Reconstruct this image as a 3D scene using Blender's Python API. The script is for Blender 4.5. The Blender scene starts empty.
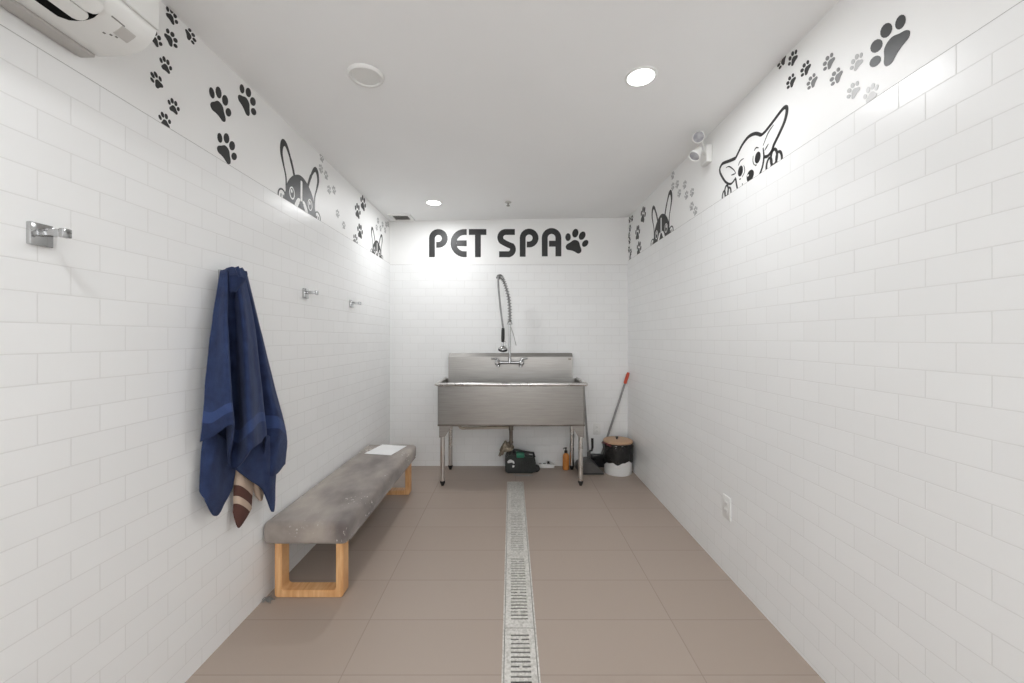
import bpy, bmesh, math, random
from mathutils import Vector, Matrix, noise
random.seed(7)
PI = math.pi
SC = bpy.context.scene
C = SC.collection

# ------------------------------------------------------------------ room measures (metres)
XL, XR, YB, YR = -1.225, 1.182, 4.03, -1.7      # tile faces of the left, right, back wall; rear wall
TL, TR, TB = 2.0465, 2.074, 2.035               # top of the tiling on each wall
PROUD = 0.005                                   # the tiles stand this far proud of the painted plaster
ZCL, ZCR = 2.48, 2.515                          # ceiling height along the left and right walls
def ceil_z(x): return ZCL + (ZCR - ZCL) * (x - XL) / (XR - XL)

# ------------------------------------------------------------------ materials
def mat(name, color=(0.8,0.8,0.8), rough=0.5, metal=0.0, spec=0.5, **kw):
    m = bpy.data.materials.new(name); m.use_nodes = True
    b = m.node_tree.nodes['Principled BSDF']
    b.inputs['Base Color'].default_value = (*color, 1)
    b.inputs['Roughness'].default_value = rough
    b.inputs['Metallic'].default_value = metal
    b.inputs['Specular IOR Level'].default_value = spec
    for k, v in kw.items(): b.inputs[k.replace('_', ' ')].default_value = v
    return m
def nd(m, t, **kw):
    n = m.node_tree.nodes.new(t)
    for k, v in kw.items(): setattr(n, k, v)
    return n
def lk(m, a, b): m.node_tree.links.new(a, b)
def bsdf(m): return m.node_tree.nodes['Principled BSDF']
def noisy(m, c1, c2, scale=8.0, detail=4.0, stretch=(1,1,1), bump=0.0, bscale=None, rough=None, lo=0.35, hi=0.65):
    """two-tone noise in the object's own space, with an optional bump"""
    tc = nd(m, 'ShaderNodeTexCoord'); mp = nd(m, 'ShaderNodeMapping'); mp.inputs['Scale'].default_value = stretch
    lk(m, tc.outputs['Object'], mp.inputs['Vector'])
    n = nd(m, 'ShaderNodeTexNoise'); n.inputs['Scale'].default_value = scale; n.inputs['Detail'].default_value = detail
    lk(m, mp.outputs['Vector'], n.inputs['Vector'])
    r = nd(m, 'ShaderNodeValToRGB'); r.color_ramp.elements[0].position = lo; r.color_ramp.elements[1].position = hi
    r.color_ramp.elements[0].color = (*c1, 1); r.color_ramp.elements[1].color = (*c2, 1)
    lk(m, n.outputs['Fac'], r.inputs['Fac']); lk(m, r.outputs['Color'], bsdf(m).inputs['Base Color'])
    if bump:
        n2 = nd(m, 'ShaderNodeTexNoise'); n2.inputs['Scale'].default_value = bscale or scale * 6; n2.inputs['Detail'].default_value = 3
        lk(m, mp.outputs['Vector'], n2.inputs['Vector'])
        bp = nd(m, 'ShaderNodeBump'); bp.inputs['Strength'].default_value = bump; bp.inputs['Distance'].default_value = 0.004
        lk(m, n2.outputs['Fac'], bp.inputs['Height']); lk(m, bp.outputs['Normal'], bsdf(m).inputs['Normal'])
    if rough:
        mr = nd(m, 'ShaderNodeMapRange'); mr.inputs['To Min'].default_value = rough[0]; mr.inputs['To Max'].default_value = rough[1]
        lk(m, n.outputs['Fac'], mr.inputs['Value']); lk(m, mr.outputs['Result'], bsdf(m).inputs['Roughness'])
    return m
def tile_mat(name, axis, top, shift, col, grout, bw, bh, mortar, rough, offset=0.5, bump=0.35, wave=0.05, dist=0.002, var=0.03):
    """ceramic tiles: brick pattern over (axis, z) or (x, y), joints recessed by a bump"""
    m = mat(name, col, rough)
    g = nd(m, 'ShaderNodeNewGeometry'); s = nd(m, 'ShaderNodeSeparateXYZ'); cb = nd(m, 'ShaderNodeCombineXYZ')
    lk(m, g.outputs['Position'], s.inputs['Vector'])
    def off(sock, d):
        a = nd(m, 'ShaderNodeMath', operation='ADD'); a.inputs[1].default_value = d
        lk(m, sock, a.inputs[0]); return a.outputs[0]
    lk(m, off(s.outputs[axis], 100 * bw - shift), cb.inputs['X'])
    lk(m, off(s.outputs['Y' if axis == 'X' and name == 'floor_tile' else 'Z'], 100 * bh - top), cb.inputs['Y'])
    b = nd(m, 'ShaderNodeTexBrick', offset=offset, offset_frequency=2, squash=1.0)
    for k, v in (('Scale', 1.0), ('Brick Width', bw), ('Row Height', bh), ('Mortar Size', mortar), ('Mortar Smooth', 0.25), ('Bias', 0.0)):
        b.inputs[k].default_value = v
    c2 = tuple(max(0, x - var) for x in col)
    b.inputs['Color1'].default_value = (*col, 1); b.inputs['Color2'].default_value = (*c2, 1); b.inputs['Mortar'].default_value = (*grout, 1)
    lk(m, cb.outputs[0], b.inputs['Vector']); lk(m, b.outputs['Color'], bsdf(m).inputs['Base Color'])
    inv = nd(m, 'ShaderNodeMath', operation='SUBTRACT'); inv.inputs[0].default_value = 1.0
    lk(m, b.outputs['Fac'], inv.inputs[1])
    n = nd(m, 'ShaderNodeTexNoise'); n.inputs['Scale'].default_value = 9.0; n.inputs['Detail'].default_value = 1.0
    lk(m, g.outputs['Position'], n.inputs['Vector'])
    ad = nd(m, 'ShaderNodeMath', operation='MULTIPLY_ADD'); ad.inputs[1].default_value = wave
    lk(m, n.outputs['Fac'], ad.inputs[0]); lk(m, inv.outputs[0], ad.inputs[2])
    bp = nd(m, 'ShaderNodeBump'); bp.inputs['Strength'].default_value = bump; bp.inputs['Distance'].default_value = dist
    lk(m, ad.outputs[0], bp.inputs['Height']); lk(m, bp.outputs['Normal'], bsdf(m).inputs['Normal'])
    rr = nd(m, 'ShaderNodeMapRange'); rr.inputs['To Min'].default_value = rough; rr.inputs['To Max'].default_value = 0.8
    lk(m, b.outputs['Fac'], rr.inputs['Value']); lk(m, rr.outputs['Result'], bsdf(m).inputs['Roughness'])
    return m

WHITE_TILE, GROUT = (0.838, 0.842, 0.838), (0.745, 0.745, 0.735)
M = {}
M['tile_left'] = tile_mat('tile_left', 'Y', TL, 1.030, WHITE_TILE, GROUT, 0.1566, 0.0792, 0.0016, 0.30, wave=0.09, bump=0.5, var=0.018)
M['tile_right'] = tile_mat('tile_right', 'Y', TR, 0.9785 + 0.0785, WHITE_TILE, GROUT, 0.157, 0.0792, 0.0016, 0.30, wave=0.09, bump=0.5, var=0.018)
M['tile_back'] = tile_mat('tile_back', 'X', TB, 0.0, WHITE_TILE, GROUT, 0.157, 0.0792, 0.0016, 0.30, wave=0.09, bump=0.5, var=0.018)
M['floor_tile'] = tile_mat('floor_tile', 'X', 1.53, -0.649, (0.385, 0.315, 0.266), (0.305, 0.247, 0.208), 0.692, 0.3, 0.0022, 0.45, offset=0.0, bump=0.25, wave=0.03, dist=0.0015, var=0.012)
M['paint'] = noisy(mat('white_wall_paint', rough=0.45), (0.83,0.83,0.82), (0.845,0.845,0.835), 3, bump=0.03, bscale=60)
M['ceiling'] = noisy(mat('white_ceiling_paint', rough=0.7), (0.90,0.905,0.905), (0.915,0.92,0.92), 2, bump=0.03, bscale=50)
M['plastic'] = noisy(mat('white_plastic', rough=0.35), (0.76,0.76,0.74), (0.80,0.80,0.78), 4)
M['plastic_grey'] = noisy(mat('grey_white_plastic', rough=0.45), (0.50,0.485,0.46), (0.55,0.53,0.51), 4)
M['seam'] = noisy(mat('panel_seam', rough=0.6), (0.20,0.195,0.185), (0.25,0.24,0.23), 5)
M['black'] = noisy(mat('black_vinyl', rough=0.44, spec=0.55), (0.008,0.008,0.008), (0.012,0.012,0.012), 12)
M['grey_vinyl'] = noisy(mat('silver_grey_vinyl', rough=0.45), (0.40,0.40,0.40), (0.46,0.46,0.455), 12)
M['pale_vinyl'] = noisy(mat('pale_grey_vinyl', rough=0.45), (0.55,0.55,0.55), (0.61,0.61,0.605), 12)
M['mid_vinyl'] = noisy(mat('mid_grey_vinyl', rough=0.45), (0.16,0.16,0.16), (0.20,0.20,0.198), 12)
M['dark_plastic'] = noisy(mat('black_plastic', rough=0.4), (0.012,0.012,0.012), (0.022,0.022,0.022), 14)
M['outlet'] = noisy(mat('air_outlet_black', rough=0.9, spec=0.1), (0.003,0.003,0.003), (0.006,0.006,0.006), 12)
M['steel'] = noisy(mat('brushed_steel', metal=1.0), (0.325,0.312,0.296), (0.40,0.385,0.365), 6, 6, (1, 14, 60), rough=(0.26, 0.42))
M['steel_bright'] = noisy(mat('polished_steel_edge', metal=1.0), (0.66,0.645,0.625), (0.76,0.745,0.725), 8, rough=(0.22, 0.34))  # paler copy of the steel: highlight of rim and legs put into the colour
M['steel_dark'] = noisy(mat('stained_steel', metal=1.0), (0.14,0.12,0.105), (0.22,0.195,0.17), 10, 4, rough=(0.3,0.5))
M['chrome'] = noisy(mat('chrome', metal=1.0), (0.44,0.44,0.44), (0.52,0.52,0.52), 5, rough=(0.06,0.14))
M['galv'] = noisy(mat('galvanised_grate', metal=0.35, rough=0.5), (0.50,0.48,0.44), (0.72,0.70,0.66), 90, 3, lo=0.3, hi=0.6, bump=0.2, bscale=150)
M['pit'] = noisy(mat('drain_pit', rough=0.8), (0.02,0.018,0.016), (0.035,0.03,0.027), 12)
M['oak'] = noisy(mat('oak', rough=0.42), (0.66,0.345,0.145), (0.80,0.49,0.24), 5, 6, (14, 1.6, 1.6), bump=0.06, bscale=20)
def suede():
    m = mat('grey_suede', rough=0.95, Sheen_Weight=0.25, Sheen_Roughness=0.5)
    noisy(m, (0.150,0.126,0.119), (0.40,0.35,0.308), 4.6, 8, (1, 0.5, 1), bump=0.12, bscale=60, lo=0.36, hi=0.68)
    old = bsdf(m).inputs['Base Color'].links[0].from_socket                 # pale shed hairs caught in the nap
    tc = nd(m, 'ShaderNodeTexCoord'); mp = nd(m, 'ShaderNodeMapping'); mp.inputs['Scale'].default_value = (90, 45, 60)
    mp.inputs['Rotation'].default_value = (0.3, 0.2, 0.7); lk(m, tc.outputs['Object'], mp.inputs['Vector'])
    n = nd(m, 'ShaderNodeTexNoise'); n.inputs['Scale'].default_value = 1.0; n.inputs['Detail'].default_value = 1.0; lk(m, mp.outputs['Vector'], n.inputs['Vector'])
    n2 = nd(m, 'ShaderNodeTexNoise'); n2.inputs['Scale'].default_value = 3.0; lk(m, tc.outputs['Object'], n2.inputs['Vector'])
    mu = nd(m, 'ShaderNodeMath', operation='MULTIPLY'); lk(m, n.outputs['Fac'], mu.inputs[0]); lk(m, n2.outputs['Fac'], mu.inputs[1])
    th = nd(m, 'ShaderNodeMapRange'); th.inputs['From Min'].default_value = 0.40; th.inputs['From Max'].default_value = 0.46; lk(m, mu.outputs[0], th.inputs['Value'])
    mx = nd(m, 'ShaderNodeMix', data_type='RGBA'); lk(m, th.outputs['Result'], mx.inputs[0]); lk(m, old, mx.inputs[6]); mx.inputs[7].default_value = (0.60,0.56,0.51,1)
    lk(m, mx.outputs[2], bsdf(m).inputs['Base Color'])
    return m
M['suede'] = suede()
def terry(name, a, b):
    m = mat(name, rough=0.95, Sheen_Weight=0.12, Sheen_Roughness=0.4, Sheen_Tint=(0.45,0.55,0.9,1))
    return noisy(m, a, b, 22, 5, bump=0.7, bscale=260, lo=0.3, hi=0.75)
M['terry'] = terry('navy_terry', (0.010,0.019,0.062), (0.021,0.040,0.115))
M['terry_band'] = terry('navy_terry_band', (0.026,0.048,0.145), (0.034,0.062,0.175))
def stripes():
    """slanting woven bands: brown end, cream, brown, cream"""
    m = mat('striped_cloth', rough=0.9)
    tc = nd(m, 'ShaderNodeTexCoord'); s = nd(m, 'ShaderNodeSeparateXYZ'); lk(m, tc.outputs['Object'], s.inputs['Vector'])
    a = nd(m, 'ShaderNodeMath', operation='MULTIPLY_ADD'); a.inputs[1].default_value = 0.84
    lk(m, s.outputs['Y'], a.inputs[0]); lk(m, s.outputs['Z'], a.inputs[2])
    mr = nd(m, 'ShaderNodeMapRange'); mr.inputs['From Min'].default_value = -0.2; mr.inputs['From Max'].default_value = 0.2
    lk(m, a.outputs[0], mr.inputs['Value'])
    r = nd(m, 'ShaderNodeValToRGB'); r.color_ramp.interpolation = 'CONSTANT'; e = r.color_ramp.elements
    brown, cream = (0.085,0.034,0.026,1), (0.50,0.385,0.30,1)
    e[0].color = brown; e[1].position = 0.45; e[1].color = cream
    for p, c in ((0.5375, brown), (0.6625, cream)):
        q = e.new(p); q.color = c
    lk(m, mr.outputs['Result'], r.inputs['Fac']); lk(m, r.outputs['Color'], bsdf(m).inputs['Base Color'])
    return m
M['stripe'] = stripes()
M['tan_cloth'] = noisy(mat('tan_cloth', rough=0.95), (0.20,0.17,0.125), (0.36,0.31,0.24), 30, 4, bump=0.3, bscale=80)
M['paper'] = noisy(mat('paper', rough=0.7), (0.82,0.82,0.82), (0.86,0.86,0.86), 6)
M['print'] = noisy(mat('faint_print', rough=0.7), (0.55,0.56,0.58), (0.66,0.67,0.68), 60)
M['bottle'] = noisy(mat('amber_bottle', rough=0.25), (0.62,0.235,0.055), (0.68,0.27,0.07), 7)
M['bag'] = noisy(mat('black_bin_bag', rough=0.22), (0.010,0.010,0.010), (0.020,0.020,0.020), 10, bump=0.5, bscale=30)
M['bucket'] = noisy(mat('white_bucket', rough=0.4), (0.72,0.72,0.71), (0.78,0.78,0.77), 6)
M['lid'] = noisy(mat('tan_lid', rough=0.5), (0.52,0.33,0.20), (0.58,0.38,0.24), 6)
M['maroon'] = noisy(mat('maroon_plastic', rough=0.4), (0.11,0.012,0.02), (0.16,0.02,0.03), 12)
M['red_grip'] = noisy(mat('red_orange_grip', rough=0.5), (0.55,0.075,0.04), (0.62,0.10,0.055), 12)
M['pole'] = noisy(mat('grey_painted_pole', rough=0.35, metal=0.3), (0.26,0.26,0.26), (0.32,0.32,0.32), 20)
M['pan'] = noisy(mat('charcoal_plastic', rough=0.45), (0.065,0.062,0.060), (0.095,0.09,0.087), 10)
M['machine'] = noisy(mat('dark_green_black_plastic', rough=0.4), (0.008,0.010,0.009), (0.020,0.025,0.022), 16)
M['green'] = noisy(mat('green_plastic', rough=0.35), (0.012,0.15,0.085), (0.02,0.21,0.12), 10)
M['white_mark'] = noisy(mat('white_mark', rough=0.5), (0.62,0.63,0.62), (0.72,0.73,0.72), 20)
M['residue'] = noisy(mat('pale_residue', rough=0.6), (0.30,0.285,0.27), (0.40,0.385,0.37), 25)
M['lens_glass'] = noisy(mat('lamp_lens', rough=0.12), (0.30,0.30,0.32), (0.45,0.45,0.47), 40)
M['pvc'] = noisy(mat('beige_pipe', rough=0.4), (0.50,0.44,0.37), (0.58,0.52,0.44), 9)
def emitter(name, col, s):
    m = bpy.data.materials.new(name); m.use_nodes = True; nt = m.node_tree; nt.nodes.clear()
    e = nt.nodes.new('ShaderNodeEmission'); o = nt.nodes.new('ShaderNodeOutputMaterial')
    e.inputs['Color'].default_value = (*col, 1); e.inputs['Strength'].default_value = s
    nt.links.new(e.outputs[0], o.inputs[0]); return m
M['led'] = emitter('led_panel', (1.0, 1.0, 1.0), 9.0)

# ------------------------------------------------------------------ mesh helpers
def obj(name, bm, m, parent=None, loc=None, smooth=False, keep=False):
    """link a bmesh (world coordinates) as ONE object whose origin is `loc` or its parent's origin"""
    me = bpy.data.meshes.new(name)
    org = Vector(loc) if loc is not None else Vector((0,0,0))
    base = parent_origin(parent) if parent else Vector((0,0,0))
    if parent is not None and loc is None: org = base
    bmesh.ops.translate(bm, verts=bm.verts, vec=-org)
    bmesh.ops.recalc_face_normals(bm, faces=bm.faces)
    if smooth:
        for f in bm.faces: f.smooth = True
    bm.to_mesh(me); bm.free()
    for x in (m if isinstance(m, (list, tuple)) else [m]): me.materials.append(x)
    if smooth: me.set_sharp_from_angle(angle=math.radians(40))
    o = bpy.data.objects.new(name, me); C.objects.link(o)
    if parent is not None:
        o.parent = parent; o.location = org - base
    else: o.location = org
    return o
def parent_origin(p):
    v = Vector((0,0,0))
    while p is not None:
        v += p.location; p = p.parent
    return v
def tag(o, label, cat, group=None):
    o['label'] = label; o['category'] = cat; o['kind'] = 'thing'
    if group: o['group'] = group
    return o
def thing(name, label, cat, loc, group=None):
    o = bpy.data.objects.new(name, None); C.objects.link(o); o.location = loc; o.empty_display_size = 0.05
    return tag(o, label, cat, group)
def struct(name, bm, m, smooth=False):
    o = obj(name, bm, m, smooth=smooth); o['kind'] = 'structure'; return o
def box(bm, x0, x1, y0, y1, z0, z1, bevel=0.0, seg=2, mi=0):
    v = [bm.verts.new((x, y, z)) for z in (z0, z1) for y in (y0, y1) for x in (x0, x1)]
    fs = [bm.faces.new([v[i] for i in q]) for q in ((0,2,3,1),(4,5,7,6),(0,1,5,4),(2,6,7,3),(0,4,6,2),(1,3,7,5))]
    for f in fs: f.material_index = mi
    if bevel:
        es = list({e for f in fs for e in f.edges})
        bmesh.ops.bevel(bm, geom=es, offset=bevel, segments=seg, affect='EDGES', profile=0.5)
    return fs
def ring_pts(c, t, r, n, up=None):
    t = t.normalized(); a = up or (Vector((0,0,1)) if abs(t.z) < 0.9 else Vector((1,0,0)))
    u = t.cross(a).normalized(); w = t.cross(u).normalized()
    return [c + (u * math.cos(2*PI*k/n) + w * math.sin(2*PI*k/n)) * r for k in range(n)]
def tube(bm, pts, r, n=10, caps=True):
    pts = [Vector(p) for p in pts]; rs = r if isinstance(r, (list, tuple)) else [r] * len(pts)
    rings = []; prev = None
    for i, p in enumerate(pts):
        t = (pts[min(i+1, len(pts)-1)] - pts[max(i-1, 0)])
        t.normalize()
        if prev is None:
            a = Vector((0,0,1)) if abs(t.z) < 0.9 else Vector((1,0,0))
            u = t.cross(a).normalized()
        else: u = (prev - t * prev.dot(t)).normalized()
        prev = u; w = t.cross(u)
        rings.append([bm.verts.new(p + (u * math.cos(2*PI*k/n) + w * math.sin(2*PI*k/n)) * rs[i]) for k in range(n)])
    for a, b in zip(rings, rings[1:]):
        for k in range(n): bm.faces.new((a[k], a[(k+1) % n], b[(k+1) % n], b[k]))
    if caps: bm.faces.new(rings[0][::-1]); bm.faces.new(rings[-1])
def lathe(bm, prof, cx, cy, cz, n=32, axis=None):
    """prof: (radius, height) pairs, turned about an axis through (cx,cy,cz)"""
    ax = Vector(axis or (0,0,1)).normalized()
    a = Vector((0,0,1)) if abs(ax.z) < 0.9 else Vector((1,0,0))
    u = ax.cross(a).normalized(); w = ax.cross(u); c = Vector((cx,cy,cz)); rings = []
    for r, h in prof:
        if r < 1e-5: rings.append([bm.verts.new(c + ax * h)])
        else: rings.append([bm.verts.new(c + ax * h + (u * math.cos(2*PI*k/n) + w * math.sin(2*PI*k/n)) * r) for k in range(n)])
    for p, q in zip(rings, rings[1:]):
        for k in range(n):
            f = [p[k % len(p)], p[(k+1) % len(p)], q[(k+1) % len(q)], q[k % len(q)]]
            f = list(dict.fromkeys(f))
            if len(f) > 2: bm.faces.new(f)
def catmull(P, n):
    """n+1 points along a Catmull-Rom curve through P (tuples of any length)"""
    out = []; m = len(P) - 1
    for i in range(n + 1):
        s = i / n * m; k = min(int(s), m - 1); t = s - k
        p0, p1, p2, p3 = P[max(k-1,0)], P[k], P[k+1], P[min(k+2,m)]
        out.append(tuple(0.5*((2*b) + (c-a)*t + (2*a-5*b+4*c-d)*t*t + (3*b-a-3*c+d)*t**3) for a,b,c,d in zip(p0,p1,p2,p3)))
    return out
def smooth_closed(P, k=4):
    out = []; n = len(P)
    for i in range(n):
        p0,p1,p2,p3 = P[i-1],P[i],P[(i+1)%n],P[(i+2)%n]
        for j in range(k):
            t = j/k
            out.append(tuple(0.5*((2*b)+(c-a)*t+(2*a-5*b+4*c-d)*t*t+(3*b-a-3*c+d)*t**3) for a,b,c,d in zip(p0,p1,p2,p3)))
    return out
def rrect(x0, x1, z0, z1, r, n=5):
    out = []
    for cx, cz, a in ((x1-r, z0+r, -90), (x1-r, z1-r, 0), (x0+r, z1-r, 90), (x0+r, z0+r, 180)):
        for k in range(n + 1):
            t = math.radians(a + 90*k/n); out.append((cx + r*math.cos(t), cz + r*math.sin(t)))
    return out

# ------------------------------------------------------------------ the setting
def wall(name, side, tile, x, top, zc, y0, y1, out):
    bm = bmesh.new()
    lo, hi = sorted((x, x + out*0.2)); box(bm, lo, hi, y0, y1, -0.1, top, mi=0)
    lo, hi = sorted((x + out*PROUD, x + out*0.2)); box(bm, lo, hi, y0, y1, top, zc, mi=1)
    return struct(name, bm, [tile, M['paint']])
wall('wall_left', 'left', M['tile_left'], XL, TL, 2.75, YR - 0.2, YB + 0.2, -1)
wall('wall_right', 'right', M['tile_right'], XR, TR, 2.75, YR - 0.2, YB + 0.2, 1)
bm = bmesh.new()
box(bm, XL - 0.2, XR + 0.2, YB, YB + 0.2, -0.1, TB, mi=0)
box(bm, XL - 0.2, XR + 0.2, YB + PROUD, YB + 0.2, TB, 2.75, mi=1)
struct('wall_back', bm, [M['tile_back'], M['paint']])
# unseen rear wall: opening added for fill light, sill added to darken the sink
bm = bmesh.new()
box(bm, XL - 0.2, XL+0.08, YR - 0.15, YR, -0.1, 2.75); box(bm, XR-0.08, XR + 0.2, YR - 0.15, YR, -0.1, 2.75)
box(bm, XL+0.08, XR-0.08, YR - 0.15, YR, 2.40, 2.75)
box(bm, XL+0.08, XR-0.08, YR - 0.15, YR, -0.1, 0.92)
struct('wall_rear', bm, M['paint'])
bm = bmesh.new()
vs = [bm.verts.new((x, y, z)) for dz in (0, 0.2) for (x, y, z) in
      ((XL-0.2, YR-0.2, ceil_z(XL-0.2)+dz), (XR+0.2, YR-0.2, ceil_z(XR+0.2)+dz), (XR+0.2, YB+0.2, ceil_z(XR+0.2)+dz), (XL-0.2, YB+0.2, ceil_z(XL-0.2)+dz))]
for q in ((0,1,2,3),(4,7,6,5),(0,4,5,1),(1,5,6,2),(2,6,7,3),(3,7,4,0)): bm.faces.new([vs[i] for i in q])
struct('ceiling', bm, M['ceiling'])
DX0, DX1, DY1, DY0 = -0.036, 0.112, 3.585, -0.02          # the drain channel let into the floor
bm = bmesh.new()
box(bm, XL-0.2, DX0, YR-0.2, YB+0.2, -0.12, 0); box(bm, DX1, XR+0.2, YR-0.2, YB+0.2, -0.12, 0)
box(bm, DX0, DX1, DY1, YB+0.2, -0.12, 0); box(bm, DX0, DX1, YR-0.2, DY0, -0.12, 0)
struct('floor', bm, M['floor_tile'])

# thin grey strip: painted shadow line along the top edge of the tiles
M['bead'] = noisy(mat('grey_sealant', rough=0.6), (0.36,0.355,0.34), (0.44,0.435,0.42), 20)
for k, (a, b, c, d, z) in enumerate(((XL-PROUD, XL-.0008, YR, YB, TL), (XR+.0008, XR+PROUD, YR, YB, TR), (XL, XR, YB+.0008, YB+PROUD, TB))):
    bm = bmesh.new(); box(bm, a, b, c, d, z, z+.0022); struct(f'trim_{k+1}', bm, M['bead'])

# ------------------------------------------------------------------ floor drain: channel and grates
t = thing('drain_channel', 'long steel drain channel frame let into the brown tiled floor', 'drain', (0.038, 1.8, 0))
bm = bmesh.new()
box(bm, DX0, DX1, DY0, DY1, -0.06, -0.055); obj('trough', bm, M['pit'], t)
bm = bmesh.new()
for a, b in ((DX0, DX0+0.007), (DX1-0.007, DX1)): box(bm, a, b, DY0, DY1, -0.055, 0.0015)
box(bm, DX0+0.007, DX1-0.007, DY1-0.010, DY1, -0.055, 0.0025)
obj('rim', bm, M['galv'], t)
def grate(y0, y1, label, full=True):
    x0, x1 = DX0 + 0.0095, DX1 - 0.0095
    bm = bmesh.new(); a, b = x0 + 0.026, x1 - 0.024
    pitch, sl = 0.0236, 0.0085
    n = 22; first = y1 - 0.043
    z0, z1 = -0.004, 0.0
    ys = []
    for k in range(n):
        yc = first - k*pitch; ys.append((yc - sl/2, yc + sl/2, k % 6 == 1))
    g = 0.002
    box(bm, x0, a, y0+g, y1-g, z0, z1); box(bm, b, x1, y0+g, y1-g, z0, z1)
    top = y1 - g
    for lo, hi, split in ys:
        box(bm, a, b, hi, top, z0, z1)
        if split:
            m = (a+b)/2; box(bm, m-0.006, m+0.006, lo, hi, z0, z1)
        top = lo
    box(bm, a, b, y0+g, top, z0, z1)
    return tag(obj('drain_grate', bm, M['galv'], loc=((x0+x1)/2, (y0+y1)/2, -0.004)), label, 'grate', 'slotted grates along the floor drain')
for k, lb in enumerate(('slotted pale metal drain grate nearest to the steel sink, at the head of the channel',
                        'second slotted metal drain grate counted from the sink end of the channel',
                        'third slotted metal drain grate counted from the sink, beside the oak bench leg',
                        'fourth slotted drain grate from the sink, cut by the bottom edge of the photo',
                        'slotted drain grate at the near end of the floor channel, under the viewer')):
    y1 = 3.572 - 0.598*k
    grate(y1 - 0.598, y1, lb)

# ------------------------------------------------------------------ ceiling fittings
def downlight(x, y, label):
    z = ceil_z(x)
    t = thing('ceiling_light', label, 'ceiling light', (x, y, z), 'recessed ceiling lights')
    bm = bmesh.new()
    lathe(bm, [(0.060,-0.001),(0.060,-0.005),(0.064,-0.007),(0.071,-0.004),(0.073,0.0)], x, y, z, 40); obj('trim_ring', bm, M['plastic'], t, smooth=True)
    bm = bmesh.new(); lathe(bm, [(0.0,-0.005),(0.059,-0.005),(0.060,-0.001),(0.0,-0.001)], x, y, z, 40); obj('light_panel', bm, M['led'], t)
    ld = bpy.data.lights.new('led_lamp', 'AREA'); ld.shape = 'DISK'; ld.size = 0.115; ld.energy = LAMP_W; ld.color = (0.97, 0.985, 1.0)
    lo = bpy.data.objects.new('led_lamp', ld); C.objects.link(lo); lo.parent = t; lo.location = (0, 0, -0.008)
LAMP_W = 7.6
downlight(0.602, 1.845, 'bright round recessed ceiling light nearer the emergency spotlights')
downlight(-0.679, 3.505, 'bright round recessed ceiling light near the air vent and back wall')
downlight(-0.660, 0.180, 'round recessed ceiling light overhead beside the air conditioner')
downlight(0.602, -1.15, 'round recessed ceiling light behind the viewer near the doorway')
x, y = -0.659, 1.809; z = ceil_z(x)
t = thing('ceiling_speaker', 'unlit round white ceiling disc above the hanging blue towel', 'ceiling speaker', (x, y, z))
bm = bmesh.new(); lathe(bm, [(0.060,-0.006),(0.064,-0.012),(0.072,-0.013),(0.079,-0.007),(0.081,0.0)], x, y, z, 40); obj('trim_ring', bm, M['plastic'], t, smooth=True)
bm = bmesh.new(); lathe(bm, [(0,-0.008),(0.050,-0.008),(0.060,-0.006),(0.060,-0.001),(0,-0.001)], x, y, z, 40); obj('face_plate', bm, M['plastic'], t, smooth=True)
# ceiling vent in the far left corner
t = thing('ceiling_vent', 'small square white air vent in the ceiling corner above the back wall', 'vent', (-1.07, 3.90, ceil_z(-1.07)))
vx0, vx1, vy0, vy1 = -1.175, -0.965, 3.80, 4.00; z = ceil_z(-1.07)
bm = bmesh.new()
for a in ((vx0, vx1, vy0, vy0+0.03), (vx0, vx1, vy1-0.03, vy1), (vx0, vx0+0.03, vy0+0.03, vy1-0.03), (vx1-0.03, vx1, vy0+0.03, vy1-0.03)):
    box(bm, *a, z-0.014, z+0.004)
obj('frame', bm, M['plastic'], t)
bm = bmesh.new(); box(bm, vx0+0.03, vx1-0.03, vy0+0.03, vy1-0.03, z-0.003, z+0.004); obj('backing', bm, M['seam'], t)
for k in range(6):
    bm = bmesh.new(); yy = vy0 + 0.045 + k*0.023
    v = [bm.verts.new(p) for p in ((vx0+0.03, yy-0.008, z-0.012), (vx1-0.03, yy-0.008, z-0.012), (vx1-0.03, yy+0.006, z-0.004), (vx0+0.03, yy+0.006, z-0.004))]
    f = bm.faces.new(v); r = bmesh.ops.extrude_face_region(bm, geom=[f]); bmesh.ops.translate(bm, verts=[q for q in r['geom'] if isinstance(q, bmesh.types.BMVert)], vec=(0,0,0.0015))
    obj('slat', bm, M['plastic_grey'], t)
# sprinkler head
x, y = -0.025, 3.52; z = ceil_z(x)
t = thing('ceiling_sprinkler', 'tiny pendant sprinkler head on the ceiling above the lettering', 'sprinkler', (x, y, z))
bm = bmesh.new(); lathe(bm, [(0,0),(0.030,0),(0.028,-0.006),(0.012,-0.010),(0,-0.010)], x, y, z, 20); obj('escutcheon', bm, M['plastic_grey'], t, smooth=True)
bm = bmesh.new(); lathe(bm, [(0.006,-0.010),(0.006,-0.030),(0.016,-0.032),(0.016,-0.035),(0,-0.035)], x, y, z, 16); obj('deflector', bm, M['steel'], t, smooth=True)

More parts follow.
